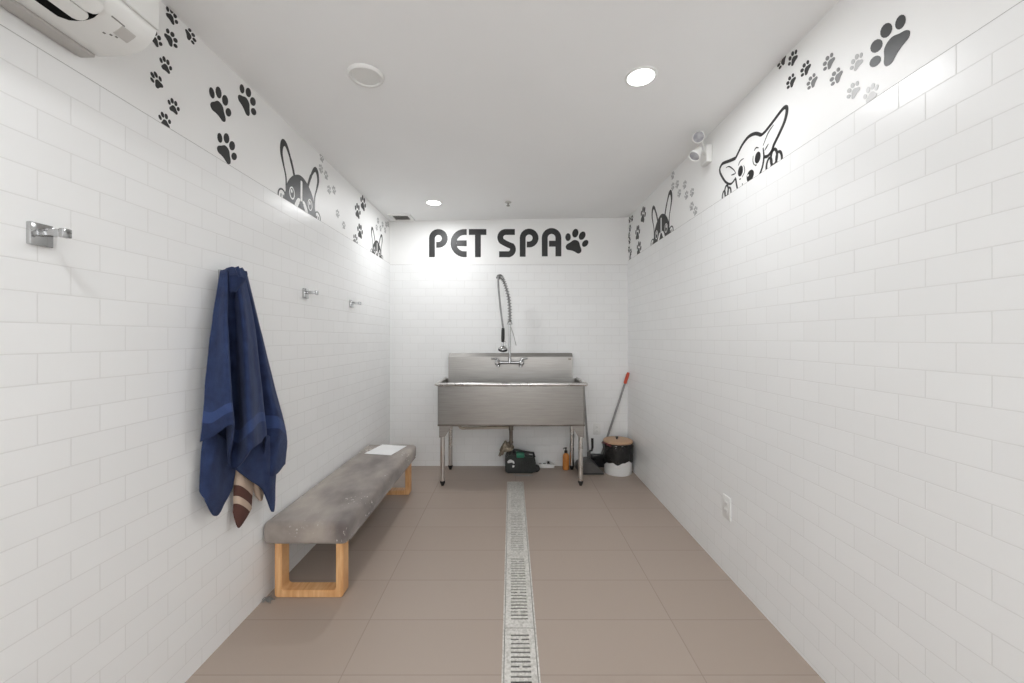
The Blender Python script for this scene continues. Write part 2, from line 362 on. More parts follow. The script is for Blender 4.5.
# ------------------------------------------------------------------ vinyl wall stickers
FR = {'left': lambda a, z, h: (XL - PROUD + h, a, z), 'right': lambda a, z, h: (XR + PROUD - h, a, z), 'back': lambda a, z, h: (a, YB + PROUD - h, z)}
LIM = {'left': (TL + 0.0005, ZCL + 0.0), 'right': (TR + 0.0005, ZCR - 0.001), 'back': (TB, 2.49)}
def clip(P, lo, hi):
    for s, lim in ((1, lo), (-1, -hi)):
        out = []
        for i, p in enumerate(P):
            q = P[(i+1) % len(P)]; a, b = s*p[1]-lim, s*q[1]-lim
            if a >= 0: out.append(p)
            if (a >= 0) != (b >= 0):
                t = a/(a-b); out.append((p[0]+(q[0]-p[0])*t, p[1]+(q[1]-p[1])*t))
        P = out
        if len(P) < 3: return []
    return P
def sticker(name, side, polys, m, parent=None, h0=0.0003, h1=0.0012):
    """flat vinyl cut to the outlines `polys` (lists of (along-wall, height)), trimmed at the tiles and ceiling"""
    bm = bmesh.new(); f = FR[side]
    for P in polys:
        P = clip(P, *LIM[side])
        if len(P) < 3: continue
        bm.faces.new([bm.verts.new(f(a, z, h0)) for a, z in P])
    bmesh.ops.remove_doubles(bm, verts=bm.verts, dist=2e-5)
    bm.normal_update()
    r = bmesh.ops.extrude_face_region(bm, geom=list(bm.faces))
    n = Vector(f(0,0,h1)) - Vector(f(0,0,h0))
    bmesh.ops.translate(bm, verts=[q for q in r['geom'] if isinstance(q, bmesh.types.BMVert)], vec=n)
    bmesh.ops.triangulate(bm, faces=[q for q in bm.faces if len(q.verts) > 4])
    if parent is not None: return obj(name, bm, m, parent)
    cs = [p for P in polys for p in clip(P, *LIM[side])]
    a = sum(p[0] for p in cs)/len(cs); z = min(p[1] for p in cs)
    return obj(name, bm, m, loc=f(a, z, h0))
def ribbon(P, w, closed=False, square=True):
    """quads of a stroked line; w is a width or one width per point"""
    n = len(P); ws = w if isinstance(w, (list, tuple)) else [w]*n; Lf, Rt = [], []
    for i, p in enumerate(P):
        a = P[i-1] if (i or closed) else p; b = P[(i+1) % n] if (i < n-1 or closed) else p
        def unit(u, v):
            d = math.hypot(v[0]-u[0], v[1]-u[1]) or 1; return ((v[0]-u[0])/d, (v[1]-u[1])/d)
        d1 = unit(a, p) if a != p else unit(p, b); d2 = unit(p, b) if b != p else d1
        nx, nz = -(d1[1]+d2[1]), d1[0]+d2[0]; l = math.hypot(nx, nz) or 1; nx, nz = nx/l, nz/l
        c = max(0.5, nx*-d1[1] + nz*d1[0]); k = ws[i]/2/c
        Lf.append((p[0]+nx*k, p[1]+nz*k)); Rt.append((p[0]-nx*k, p[1]-nz*k))
    rng = range(n if closed else n-1)
    return [[Lf[i], Lf[(i+1) % n], Rt[(i+1) % n], Rt[i]] for i in rng]
def arc(cx, cz, r, a0, a1, n=12):
    return [(cx + r*math.cos(math.radians(a0+(a1-a0)*k/n)), cz + r*math.sin(math.radians(a0+(a1-a0)*k/n))) for k in range(n+1)]
def ell(cx, cz, rx, rz, rot=0, n=20):
    c, s = math.cos(math.radians(rot)), math.sin(math.radians(rot))
    return [(cx + rx*math.cos(2*PI*k/n)*c - rz*math.sin(2*PI*k/n)*s, cz + rx*math.cos(2*PI*k/n)*s + rz*math.sin(2*PI*k/n)*c) for k in range(n)]
PAD = smooth_closed([(0,.66),(.33,.55),(.58,.20),(.84,-.12),(.88,-.44),(.64,-.66),(.25,-.60),(0,-.58),(-.25,-.60),(-.64,-.66),(-.88,-.44),(-.84,-.12),(-.58,.20),(-.33,.55)], 3)
TOES = [(-1.0,.66,.30,.43,18), (-.40,1.34,.34,.49,6), (.40,1.34,.34,.49,-6), (1.0,.66,.30,.43,-18)]
def paw_polys(a, z, d, ang):
    c, s = math.cos(math.radians(ang-90)), math.sin(math.radians(ang-90))
    tr = lambda P: [(a + d*(u*c - v*s), z + d*(u*s + v*c)) for u, v in P]
    return tr(PAD), [tr(ell(u, v, rx, rz, rot, 14)) for u, v, rx, rz, rot in TOES]
def paw(side, a, z, d, ang, label, group=None, m='black', parts=False):
    pad, toes = paw_polys(a, z, d, ang)
    if not parts: return tag(sticker('paw_sticker', side, [pad] + toes, M[m]), label, 'paw print', group)
    t = thing('paw_sticker', label, 'paw print', FR[side](a, z, 0.0003), group)
    sticker('paw_pad', side, [pad], M[m], t)
    for q in toes: sticker('toe', side, [q], M[m], t)
    return t
ORD = 'topmost second third fourth fifth sixth seventh eighth ninth lowest'.split()
def trail(side, rows, what, where, group, m='black', mats=None):
    rows = sorted(rows, key=lambda r: -(r[1] + 0.5*r[2]))
    for k, r in enumerate(rows):
        o = 'lowest' if k == len(rows)-1 else ORD[k] + ('' if k == 0 else ' from the top')
        paw(side, *r[:4], f'{what}, {o} in the trail {where}', group, r[4] if len(r) > 4 else m)
# left wall: trail beside the air conditioner
trail('left', [(1.439,2.452,.0205,67),(1.519,2.45,.0195,22),(1.374,2.322,.0195,68),(1.433,2.369,.022,49),(1.418,2.257,.0195,88),(1.388,2.181,.0195,128),(1.451,2.129,.0195,87),(1.416,2.058,.0195,98)],
      'small black paw print', 'beside the air conditioner', 'small paw prints beside the air conditioner')
G3 = 'three larger paw prints above the blue towel'
paw('left', 1.676, 2.258, .0495, 75, 'middle of the three larger black paw stickers above the blue towel', G3, parts=True)
paw('left', 1.842, 2.378, .0500, 55, 'highest of the three larger black paw stickers above the blue towel', G3, parts=True)
paw('left', 1.712, 2.092, .0475, 66, 'lowest of the three larger black paw stickers above the blue towel', G3, parts=True)
trail('left', [(2.585,2.455,.022,80),(2.569,2.378,.022,60),(2.648,2.365,.022,95),(2.688,2.286,.022,70),(2.765,2.31,.022,85),(2.82,2.166,.022,70),(2.93,2.112,.022,95)],
      'faint grey paw print', 'behind the larger left bulldog', 'faint paw trail behind the larger bulldog', 'grey_vinyl')
GM = 'black paw prints before the small bulldog'
for r, lb in (((3.305,2.391,.047,78), 'dark paw sticker, topmost of four before the small bulldog near the air vent'),
              ((3.192,2.290,.045,83), 'dark paw sticker, second from the top of four before the small left bulldog'),
              ((3.242,2.140,.045,88), 'dark paw sticker, third from the top of four before the small left bulldog'),
              ((3.136,2.052,.036,60), 'grey paw sticker cut by the tile edge, lowest of four before the small left bulldog')):
    paw('left', *r, lb, GM, 'black' if r[1] > 2.1 else 'mid_vinyl', parts=r[1] > 2.1)
trail('left', [(3.679,2.367,.022,80),(3.64,2.295,.022,60),(3.752,2.315,.022,95),(3.811,2.37,.022,70),(3.887,2.335,.022,85),(3.918,2.402,.022,70),(3.985,2.421,.022,95)],
      'faint grey paw print', 'above the small left bulldog', 'faint paw trail near the air vent', 'grey_vinyl')
# right wall
trail('right', [(3.98,2.463,.024,95),(3.899,2.455,.024,80),(3.972,2.375,.026,100),(4.005,2.315,.024,110),(3.985,2.255,.026,90),(4.005,2.175,.024,80),(3.949,2.132,.026,100),(3.968,2.085,.022,100)],
      'tiny black paw print', 'beside the far right corner', 'tiny paw prints by the far right corner')
GR = 'black paw prints between far corner and right bulldog'
paw('right', 3.586, 2.375, .054, 112, 'upper of three black paw stickers between far right corner and bulldog', GR, parts=True)
paw('right', 3.736, 2.255, .052, 100, 'middle of three black paw stickers between far right corner and bulldog', GR, parts=True)
paw('right', 3.701, 2.100, .050, 108, 'lower of three black paw stickers between far right corner and bulldog', GR, parts=True)
trail('right', [(2.92,2.475,.022,90),(2.916,2.395,.022,70),(2.837,2.382,.022,60),(2.718,2.33,.022,80),(2.802,2.305,.022,60),(2.69,2.25,.022,75),(2.605,2.238,.022,65),(2.616,2.148,.022,95),(2.56,2.102,.022,75)],
      'faint grey paw print', 'under the emergency spotlights', 'faint paw trail under the emergency spotlights', 'grey_vinyl')
trail('right', [(1.735,2.503,.021,20,'black'),(1.67,2.462,.0225,60,'black'),(1.596,2.372,.0215,43,'black'),(1.679,2.375,.0215,41,'black'),(1.561,2.299,.021,38,'mid_vinyl'),(1.479,2.317,.0215,46,'mid_vinyl'),
                (1.444,2.242,.0215,35,'mid_vinyl'),(1.362,2.232,.0205,65,'grey_vinyl'),(1.374,2.144,.021,56,'grey_vinyl'),(1.312,2.092,.021,85,'pale_vinyl')],
      'small dark to grey paw print', 'above the chihuahua', 'small paw prints above the chihuahua')
paw('right', 1.235, 2.199, .0520, 54, 'biggest dark grey paw print sticker, alone at the near end of the right wall', None, parts=True)

def bulldog(side, c, s, z0, label, m):
    """peeking bulldog sticker: c centre along the wall, s scale, z0 tile edge"""
    T = lambda P: [(c + u*s, z0 + v*s) for u, v in P]
    t = thing('bulldog_sticker', label, 'dog sticker', FR[side](c, z0, 0.0003))
    head = smooth_closed([(-.158,-.02),(-.160,.06),(-.140,.112),(-.095,.160),(-.04,.190),(0,.197),(.04,.190),(.095,.160),(.140,.112),(.160,.06),(.158,-.02)], 3)
    gap = lambda x0, x1: [(x0,.055),(x1,.055),(x1,.168),(x0,.168)]
    sticker('head', side, [T(head)], M[m], t)
    sticker('blaze', side, [T(rrect(-.010,.010,.05,.170,.006))], M['paint'], t, 0.0012, 0.0017)
    for k in (-1, 1):
        ear = catmull([(.156,.06),(.160,.13),(.185,.19),(.203,.245),(.196,.290),(.176,.308),(.152,.298),(.124,.262),(.096,.215),(.074,.165)], 30)
        w = [0.012 + 0.024*max(0, 1-abs(i/30-0.52)/0.34) + (0.008 if i > 24 else 0) for i in range(31)]
        sticker('ear', side, ribbon(T([(k*u, v) for u, v in ear]), [x*s for x in w]), M[m], t, 0.0002, 0.0011)
        e = sticker('eye', side, ribbon(T(ell(k*.100,.062,.024,.032)), .007*s, True), M['paint'], t, 0.0012, 0.0017)
        sticker('eye_glint', side, [T(ell(k*.100-.004,.072,.008,.011))], M['paint'], e, 0.0012, 0.0017)
        sticker('muzzle', side, [T(smooth_closed([(k*.012,.052),(k*.034,.058),(k*.062,.030),(k*.078,-.01),(k*.05,-.01),(k*.036,.012)], 3))], M['paint'], t, 0.0012, 0.0017)
        pw = sticker('paw', side, ribbon(T(arc(k*.196, .012, .036, 200, -20, 14)), .009*s), M[m], t, 0.0002, 0.0011)
        for du in (-.012, .012):
            sticker('toe_line', side, ribbon(T([(k*.196+du,-.005),(k*.196+du*.8,.022)]), .006*s), M[m], pw, 0.0002, 0.0011)
    sticker('nose', side, [T(smooth_closed([(-.022,.038),(0,.046),(.022,.038),(.014,.016),(0,.010),(-.014,.016)], 3))], M[m], t, 0.0017, 0.0022)
bulldog('left', 2.335, 1.0, TL, 'larger grey bulldog sticker peeking over tiles between towel and hooks', 'black')
bulldog('left', 3.655, 0.72, TL, 'small dark bulldog sticker peeking over tiles beside the air vent', 'black')
bulldog('right', 3.145, 1.0, TR, 'black bulldog sticker with tall ears on the right wall', 'black')

# chihuahua line drawing on the right wall
t = thing('chihuahua_sticker', 'black line drawing of a chihuahua peeking over the right wall tiles', 'dog sticker', FR['right'](1.98, TR, 0.0003))
V = M['black']
hd = catmull([(2.083,2.070),(2.094,2.10),(2.102,2.135)], 6)
sticker('jaw_line', 'right', ribbon(hd, .011), V, t)
sticker('jaw_line', 'right', ribbon(catmull([(1.874,2.190),(1.868,2.145),(1.878,2.105),(1.902,2.071)], 10), [.006,.007,.009,.010,.011,.012,.012,.012,.012,.012,.012]), V, t)
def varw(n, a, b, c): return [a + (b-a)*min(1, 2*i/n) if i < n/2 else b + (c-b)*(2*i/n-1) for i in range(n+1)]
sticker('ear', 'right', ribbon(catmull([(2.102,2.142),(2.122,2.131),(2.150,2.127),(2.185,2.145),(2.215,2.172),(2.254,2.224),(2.263,2.252),(2.250,2.268),(2.225,2.272),(2.158,2.256),(2.103,2.245)], 36), varw(36, .009, .014, .018)), V, t)
sticker('brow_line', 'right', ribbon(catmull([(2.103,2.245),(2.073,2.267),(2.037,2.289),(1.989,2.300),(1.945,2.292),(1.915,2.277),(1.890,2.258)], 20), varw(20, .014, .017, .016)), V, t, 0.0002, 0.0011)
sticker('ear', 'right', ribbon(catmull([(1.890,2.257),(1.856,2.259),(1.799,2.276),(1.751,2.292),(1.727,2.295),(1.713,2.285),(1.714,2.262),(1.730,2.230),(1.766,2.194),(1.796,2.168),(1.812,2.146),(1.839,2.136),(1.866,2.143)], 44), varw(44, .013, .018, .014)), V, t)
for k, P in enumerate(([(1.799,2.258),(1.825,2.248),(1.845,2.234),(1.874,2.200)], [(1.835,2.190),(1.850,2.180),(1.862,2.172)], [(2.198,2.234),(2.178,2.232),(2.158,2.223),(2.119,2.189),(2.103,2.166)], [(2.145,2.172),(2.103,2.164)])):
    sticker('ear_fold', 'right', ribbon(catmull(P, 10), [.003+.004*min(i, 10-i)/5 for i in range(11)]), V, t)
for c, br, rg in (((2.059,2.158), [(2.078,2.195),(2.060,2.211),(2.030,2.210)], [(2.030,2.175),(2.022,2.155),(2.024,2.137),(2.044,2.121)]),
                  ((1.915,2.163), [(1.943,2.208),(1.928,2.216),(1.908,2.206)], [(1.950,2.188),(1.953,2.165),(1.946,2.145),(1.934,2.134)])):
    e = sticker('eye', 'right', [ell(*c, .022, .027)], V, t)
    sticker('eyelid', 'right', ribbon(catmull(br, 8), [.003,.004,.005,.006,.006,.006,.005,.004,.003]), V, e)
    sticker('eyelid', 'right', ribbon(catmull(rg, 8), [.002,.003,.004,.004,.004,.004,.004,.003,.002]), V, e)
n = sticker('nose', 'right', [smooth_closed([(2.004,2.108),(1.985,2.126),(1.960,2.124),(1.945,2.104),(1.955,2.080),(1.978,2.068),(1.998,2.080)], 3)], V, t)
sticker('nose_glint', 'right', [ell(1.992,2.108,.007,.005)], M['paint'], n, 0.0012, 0.0017)
sticker('whisker_dot', 'right', [ell(2.062,2.118,.006,.004)], V, t); sticker('whisker_dot', 'right', [ell(1.929,2.132,.005,.004)], V, t)
sticker('whisker_dot', 'right', ribbon([(2.043,2.068),(2.041,2.088)], .005), V, t)
for c, s in ((2.192, 0.86), (1.797, 1.03)):
    pw = sticker('paw', 'right', ribbon(ell(c, TR+.036*s, .021*s, .034*s), .013*s, True), V, t)
    for du in (-.033, .033):
        sticker('toe', 'right', ribbon(ell(c+du*s, TR+.016*s, .018*s, .030*s, -8 if du < 0 else 8), .012*s, True), V, pw, 0.0002, 0.0011)

# PET SPA lettering on the back wall; local units = 1/144 of the cap height
U = 0.0019767
def LT(P): return [(-1.0222 + U*x, 2.5905 - U*y) for x, y in P]
def garc(cx, cy, r, a0, a1, n=16): return [(x, 2*cy - y) for x, y in arc(cx, cy, r, a0, a1, n)]   # y runs down the sheet
sign = thing('wall_lettering', 'black PET SPA lettering on the white back wall above the sink', 'sign', (-0.15, YB + PROUD - 0.0003, 2.117))
def letter(label, *strokes):
    polys = []
    for P in strokes: polys += ribbon(LT(P), 30*U)
    o = sticker('letter', 'back', polys, M['black'], sign); o['label'] = label
letter('black letter P, first of PET', [(112,241)] + garc(145,145,33,180,-90) + [(134,178)])
letter('black letter E, second of PET', [(290,112)] + garc(279,169,57,90,270,22) + [(290,226)], [(237.5,170),(290,170)])
letter('black letter T, third of PET', [(301,112),(391,112)], [(347.5,127),(347.5,241)])
letter('black letter S, first of SPA', [(537,112),(492,112)] + garc(490,140,28,90,225,10) + [(490,171),(505,178)] + garc(501,201,26,40,-80,10)[0:] + [(496,226),(456,226)])
letter('black letter P, second of SPA', [(577,239)] + garc(610,143,33,180,-90) + [(598,176)])
letter('black letter A, last of SPA', [(690,237)] + garc(725,142,35,180,0) + [(760,237)], [(712,172),(745,172)])
paw('back', 0.644, 2.228, .0925, 70, 'black paw print sticker closing the PET SPA lettering on the back wall', None, parts=True)

# ------------------------------------------------------------------ chrome wall hooks
def hook(y, z, label, r=0.064):
    t = thing('wall_hook', label, 'hook', (XL, y, z), 'chrome hooks along the left wall')
    bm = bmesh.new(); box(bm, XL-.0006, XL+0.012, y-0.026, y+0.026, z-0.029, z+0.029, 0.0025); obj('wall_plate', bm, M['chrome'], t, smooth=True)
    bm = bmesh.new(); box(bm, XL+0.012, XL+r, y-0.009, y+0.009, z-0.004, z+0.014, 0.002); obj('arm', bm, M['chrome'], t, smooth=True)
    bm = bmesh.new(); box(bm, XL+r, XL+r+0.014, y-0.011, y+0.011, z-0.008, z+0.016, 0.003); obj('tip', bm, M['chrome'], t, smooth=True)
hook(1.031, 1.562, 'square chrome wall hook nearest the camera, under the air conditioner')
hook(1.690, 1.553, 'chrome wall hook that carries the hanging blue towel', 0.024)
hook(2.365, 1.560, 'empty square chrome hook next beyond the blue towel')
hook(3.045, 1.556, 'empty square chrome hook farthest along the left wall')

# ------------------------------------------------------------------ air conditioner
t = thing('air_conditioner', 'white wall mounted air conditioner under the ceiling, cut by the photo corner', 'air conditioner', (XL, 0.72, 2.09))
AY0, AY1 = 0.30, 1.135
WP = XL - PROUD
prof = [(0,2.395),(.200,2.395),(.216,2.385),(.219,2.30),(.219,2.166),(.214,2.152),(.204,2.136),(.192,2.123),(.175,2.111),(.150,2.103),(.117,2.098),(.054,2.097),(.046,2.101),(0,2.104)]
bm = bmesh.new(); r0 = [bm.verts.new((WP+d, AY0, z)) for d, z in prof]; r1 = [bm.verts.new((WP+d, AY1, z)) for d, z in prof]
bm.faces.new(r0); bm.faces.new(r1[::-1])
for k in range(len(prof)): bm.faces.new((r0[k], r1[k], r1[(k+1) % len(prof)], r0[(k+1) % len(prof)]))
obj('housing', bm, M['plastic'], t, smooth=True)
bm = bmesh.new(); box(bm, WP+.2195, WP+.227, AY0, AY1+.001, 2.171, 2.392, 0.003); obj('front_panel', bm, M['plastic'], t, smooth=True)
bm = bmesh.new(); box(bm, WP+.006, WP+.050, AY0, AY1-.004, 2.090, 2.101, 0.003); obj('back_strip', bm, M['plastic_grey'], t, smooth=True)
def shell(bm, d0, d1, y0, y1, off, th, rnd=0.0):
    """a curved plate that follows the underside profile between depths d0 and d1"""
    P = [p for p in prof[4:12]][::-1]
    def zat(d):
        for (a, za), (b, zb) in zip(P, P[1:]):
            if a <= d <= b: return za + (zb-za)*(d-a)/(b-a)
        return P[-1][1]
    n = 8; g = []
    for i in range(n+1):
        d = d0 + (d1-d0)*i/n; e = y1 - rnd*(1-math.sqrt(max(0, 1-((i/n-0.5)*2)**2)))
        g.append([bm.verts.new((WP+d, y, zat(d)-o)) for o in (off, off+th) for y in (y0, e)])
    for a, b in zip(g, g[1:]):
        for q in ((0,1),(2,3),(0,2),(1,3)): bm.faces.new((a[q[0]], a[q[1]], b[q[1]], b[q[0]]))
    for e in (g[0], g[-1]): bm.faces.new((e[0], e[1], e[3], e[2]))
bm = bmesh.new(); shell(bm, .100, .214, AY0+.03, 1.012, .0003, .0008, 0.02); obj('air_outlet', bm, M['outlet'], t)
bm = bmesh.new(); shell(bm, .136, .174, AY0+.04, 1.004, .004, .004, 0.012); obj('louvre', bm, M['plastic'], t, smooth=True)
bm = bmesh.new(); shell(bm, .176, .213, AY0+.04, 1.006, .003, .004, 0.02); obj('louvre', bm, M['plastic'], t, smooth=True)
bm = bmesh.new(); shell(bm, .170, .196, 1.060, 1.098, .0002, .0012); obj('display_window', bm, M['plastic_grey'], t)
for k, dd in enumerate((.150, .158, .163)):
    bm = bmesh.new(); shell(bm, dd, dd+.004, 1.052+.010*k, 1.058+.010*k, .0002, .0008); obj('indicator_mark', bm, M['seam'], t)
bm = bmesh.new(); shell(bm, .196, .198, 1.03, 1.065, .0002, .0008); obj('logo_mark', bm, M['seam'], t)

# ------------------------------------------------------------------ twin emergency spotlights
t = thing('emergency_light', 'white twin head emergency spotlight under the ceiling on the right wall', 'emergency light', (XR, 2.385, 2.37))
bm = bmesh.new(); box(bm, XR-0.030, XR+PROUD, 2.345, 2.425, 2.335, 2.440, 0.008); obj('wall_box', bm, M['plastic'], t, smooth=True)
def head(c, ax, arm):
    ax = Vector(ax).normalized(); c = Vector(c)
    bm = bmesh.new(); lathe(bm, [(0,-.062),(.012,-.062),(.016,-.045),(.026,-.02),(.034,0),(.034,.006),(.030,.006),(.029,.001)], *c, 28, ax)
    o = obj('lamp_head', bm, M['plastic'], t, smooth=True)
    bm = bmesh.new(); lathe(bm, [(.0295,.0015),(.022,.004),(0,.005)], *c, 28, ax); obj('lens', bm, M['lens_glass'], o, smooth=True)
    bm = bmesh.new(); tube(bm, [c - ax*.05, arm[0], arm[1]], .008, 10); obj('arm', bm, M['plastic'], t, smooth=True)
head((1.090, 2.314, 2.464), (-.55, -.75, -.42), ((1.142, 2.375, 2.462), (1.158, 2.385, 2.425)))
head((1.066, 2.312, 2.352), (-.62, -.18, -.75), ((1.125, 2.35, 2.40), (1.158, 2.385, 2.395)))

# outlets
def outlet(name, side, a, z, w, h, label):
    if side == 'right': t = thing(name, label, 'socket', (XR, a, z-h/2))
    else: t = thing(name, label, 'socket', (a, YB, z-h/2))
    def bx(bm, a0, a1, z0, z1, h0, h1, bv):
        if side == 'right': box(bm, XR-h1, XR-h0, a0, a1, z0, z1, bv)
        else: box(bm, a0, a1, YB-h1, YB-h0, z0, z1, bv)
    bm = bmesh.new(); bx(bm, a-w/2, a+w/2, z-h/2, z+h/2, -.0005, .007, .002); obj('cover_plate', bm, M['plastic'], t, smooth=True)
    for dz in (-.02, .02):
        bm = bmesh.new(); bx(bm, a-.016, a+.016, z+dz-.014, z+dz+.014, .007, .009, .001); s = obj('receptacle', bm, M['plastic'], t, smooth=True)
        bm = bmesh.new()
        for du in (-.006, .006): bx(bm, a+du-.001, a+du+.001, z+dz-.005, z+dz+.005, .009, .0093, 0)
        obj('slot', bm, M['seam'], s)
outlet('wall_outlet', 'back', 0.868, 0.375, 0.075, 0.115, 'white wall outlet on the back wall between sink and bin')
outlet('wall_outlet', 'right', 2.175, 0.370, 0.075, 0.125, 'white wall outlet low on the right tiled wall')

# ------------------------------------------------------------------ towels on the second hook
FOLDS = {
'front': [
   [(-1.19, 1.634, 1.57), (-1.185, 1.583, 1.367), (-1.18, 1.546, 1.171), (-1.175, 1.519, 0.982), (-1.175, 1.504, 0.902)] ,
   [(-1.175, 1.63, 1.573), (-1.157, 1.578, 1.366), (-1.145, 1.54, 1.152), (-1.14, 1.523, 0.981), (-1.14, 1.528, 0.919)] ,
   [(-1.165, 1.633, 1.576), (-1.115, 1.561, 1.366), (-1.085, 1.532, 1.172), (-1.075, 1.534, 1.018), (-1.075, 1.54, 0.955)] ,
   [(-1.175, 1.653, 1.577), (-1.185, 1.65, 1.349), (-1.19, 1.663, 1.12), (-1.19, 1.669, 0.91), (-1.18, 1.666, 0.768)] ,
   [(-1.175, 1.683, 1.582), (-1.175, 1.701, 1.329), (-1.17, 1.707, 1.072), (-1.165, 1.706, 0.858), (-1.16, 1.692, 0.747)] ,
   [(-1.165, 1.687, 1.587), (-1.115, 1.657, 1.37), (-1.08, 1.629, 1.123), (-1.065, 1.625, 0.92), (-1.065, 1.634, 0.839)] ,
   [(-1.165, 1.706, 1.591), (-1.13, 1.717, 1.373), (-1.11, 1.727, 1.113), (-1.105, 1.743, 0.936), (-1.105, 1.753, 0.833)] ,
   [(-1.17, 1.732, 1.591), (-1.145, 1.767, 1.375), (-1.125, 1.785, 1.107), (-1.115, 1.801, 0.924), (-1.115, 1.812, 0.844)] ,
   [(-1.18, 1.753, 1.59), (-1.19, 1.826, 1.355), (-1.19, 1.873, 1.097), (-1.185, 1.895, 0.881), (-1.175, 1.894, 0.677)] ,
   [(-1.185, 1.767, 1.592), (-1.175, 1.864, 1.309), (-1.15, 1.9, 1.047), (-1.135, 1.94, 0.871), (-1.14, 1.907, 0.634)] ,
   [(-1.195, 1.792, 1.597), (-1.195, 1.923, 1.261), (-1.18, 1.999, 1.009), (-1.165, 2.062, 0.798), (-1.17, 2.057, 0.644)] ,
],
'lowL': [
   [(-1.205, 1.563, 0.926), (-1.2, 1.541, 0.823), (-1.195, 1.528, 0.708)] ,
   [(-1.175, 1.575, 0.923), (-1.17, 1.548, 0.782), (-1.175, 1.534, 0.663)] ,
   [(-1.18, 1.626, 0.887), (-1.175, 1.602, 0.724), (-1.18, 1.59, 0.584)] ,
   [(-1.19, 1.686, 0.842), (-1.19, 1.674, 0.74), (-1.19, 1.651, 0.611)] ,
   [(-1.2, 1.75, 0.803), (-1.2, 1.731, 0.721), (-1.195, 1.706, 0.653)] ,
],
'lowR': [
   [(-1.185, 1.697, 0.818), (-1.18, 1.696, 0.767), (-1.175, 1.701, 0.735)] ,
   [(-1.175, 1.766, 0.821), (-1.17, 1.778, 0.714), (-1.165, 1.777, 0.661)] ,
   [(-1.165, 1.834, 0.825), (-1.16, 1.848, 0.692), (-1.155, 1.855, 0.587)] ,
   [(-1.16, 1.885, 0.836), (-1.15, 1.884, 0.67), (-1.155, 1.932, 0.451)] ,
   [(-1.16, 1.957, 0.794), (-1.16, 1.961, 0.684), (-1.165, 1.966, 0.599)] ,
],
'stripe': [
   [(-1.207, 1.741, 0.726), (-1.205, 1.732, 0.634), (-1.203, 1.723, 0.542)] ,
   [(-1.189, 1.754, 0.731), (-1.183, 1.732, 0.612), (-1.18, 1.721, 0.474)] ,
   [(-1.187, 1.79, 0.71), (-1.18, 1.773, 0.596), (-1.18, 1.773, 0.493)] ,
   [(-1.203, 1.857, 0.661), (-1.195, 1.841, 0.592), (-1.193, 1.831, 0.509)] ,
],
'back': [
   [(-1.213, 1.66, 1.412), (-1.213, 1.621, 1.124), (-1.21, 1.595, 0.862)] ,
   [(-1.205, 1.672, 1.455), (-1.203, 1.652, 1.121), (-1.195, 1.635, 0.835)] ,
   [(-1.2, 1.75, 1.484), (-1.195, 1.737, 1.112), (-1.192, 1.732, 0.79)] ,
   [(-1.205, 1.853, 1.425), (-1.195, 1.852, 1.053), (-1.19, 1.858, 0.744)] ,
   [(-1.213, 1.924, 1.285), (-1.205, 1.975, 0.988), (-1.195, 1.991, 0.735)] ,
],
'stripe2': [
   [(-1.213, 1.851, 0.672), (-1.213, 1.865, 0.607), (-1.211, 1.891, 0.54)] ,
   [(-1.195, 1.881, 0.662), (-1.193, 1.885, 0.594), (-1.195, 1.903, 0.516)] ,
   [(-1.21, 1.951, 0.629), (-1.21, 1.951, 0.57), (-1.21, 1.951, 0.531)] ,
],
}
def drape(name, parts, m, parent=None, loc=None, th=0.006, nu=7, nv=26, band=None, wob=0.0025):
    """cloth hung along fold lines: each part is a row of fold lines, each line points from top to hem"""
    bm = bmesh.new()
    for L in parts:
        cols = [catmull(l, nv) for l in L]; rows = [catmull([c[j] for c in cols], nu*(len(L)-1)) for j in range(nv+1)]
        g = []
        for j, r in enumerate(rows):
            q = []
            for i, p in enumerate(r):
                w = noise.noise(Vector((p[1]*26, p[2]*17, p[0]*20)))*wob*min(1, j/6)
                q.append(bm.verts.new((p[0]+w, p[1], p[2])))
            g.append(q)
        for j in range(nv):
            for i in range(len(g[0])-1):
                f = bm.faces.new((g[j][i], g[j+1][i], g[j+1][i+1], g[j][i+1])); f.smooth = True
                if band and len(L) > 8 and band[0] <= (j+.5)/nv <= band[1]: f.material_index = 1
    o = obj(name, bm, m, parent, loc)
    for p in o.data.polygons: p.use_smooth = True
    s = o.modifiers.new('thickness', 'SOLIDIFY'); s.thickness = th; s.offset = 0
    return o
tw = drape('hanging_towel', [FOLDS['front'], FOLDS['lowL'], FOLDS['lowR'], FOLDS['back']], [M['terry'], M['terry_band']], loc=(-1.17, 1.69, 1.58), th=0.008, band=(.69, .755))
tag(tw, 'navy blue terry towel hanging in folds from a wall hook', 'towel')
# gathered bunch over the hook, part of the same towel
bm = bmesh.new()
tube(bm, [(XL+.020,1.708,1.530),(XL+.025,1.706,1.552),(XL+.04,1.698,1.564),(XL+.066,1.688,1.566),(XL+.080,1.676,1.548),(XL+.058,1.672,1.49)], [.026,.030,.031,.030,.027,.014], 28, caps=False)
for v in bm.verts:
    v.co.y = 1.690 + (v.co.y-1.690)*1.55; v.co.z += 0.0045*math.sin(v.co.y*300+1); v.co.x += 0.003*math.sin(v.co.y*300); v.co.x = max(v.co.x, XL+.0125)
obj('gathered_fold', bm, M['terry'], tw, smooth=True)
sc = drape('striped_cloth', [FOLDS['stripe']], M['stripe'], loc=(-1.19, 1.72, 0.6), th=0.003, nv=14)
tag(sc, 'brown and cream striped cloth hanging out beneath the blue towel', 'cloth')
tail = drape('cloth_tail', [FOLDS['stripe2']], M['stripe'], sc, th=0.003, nv=8)

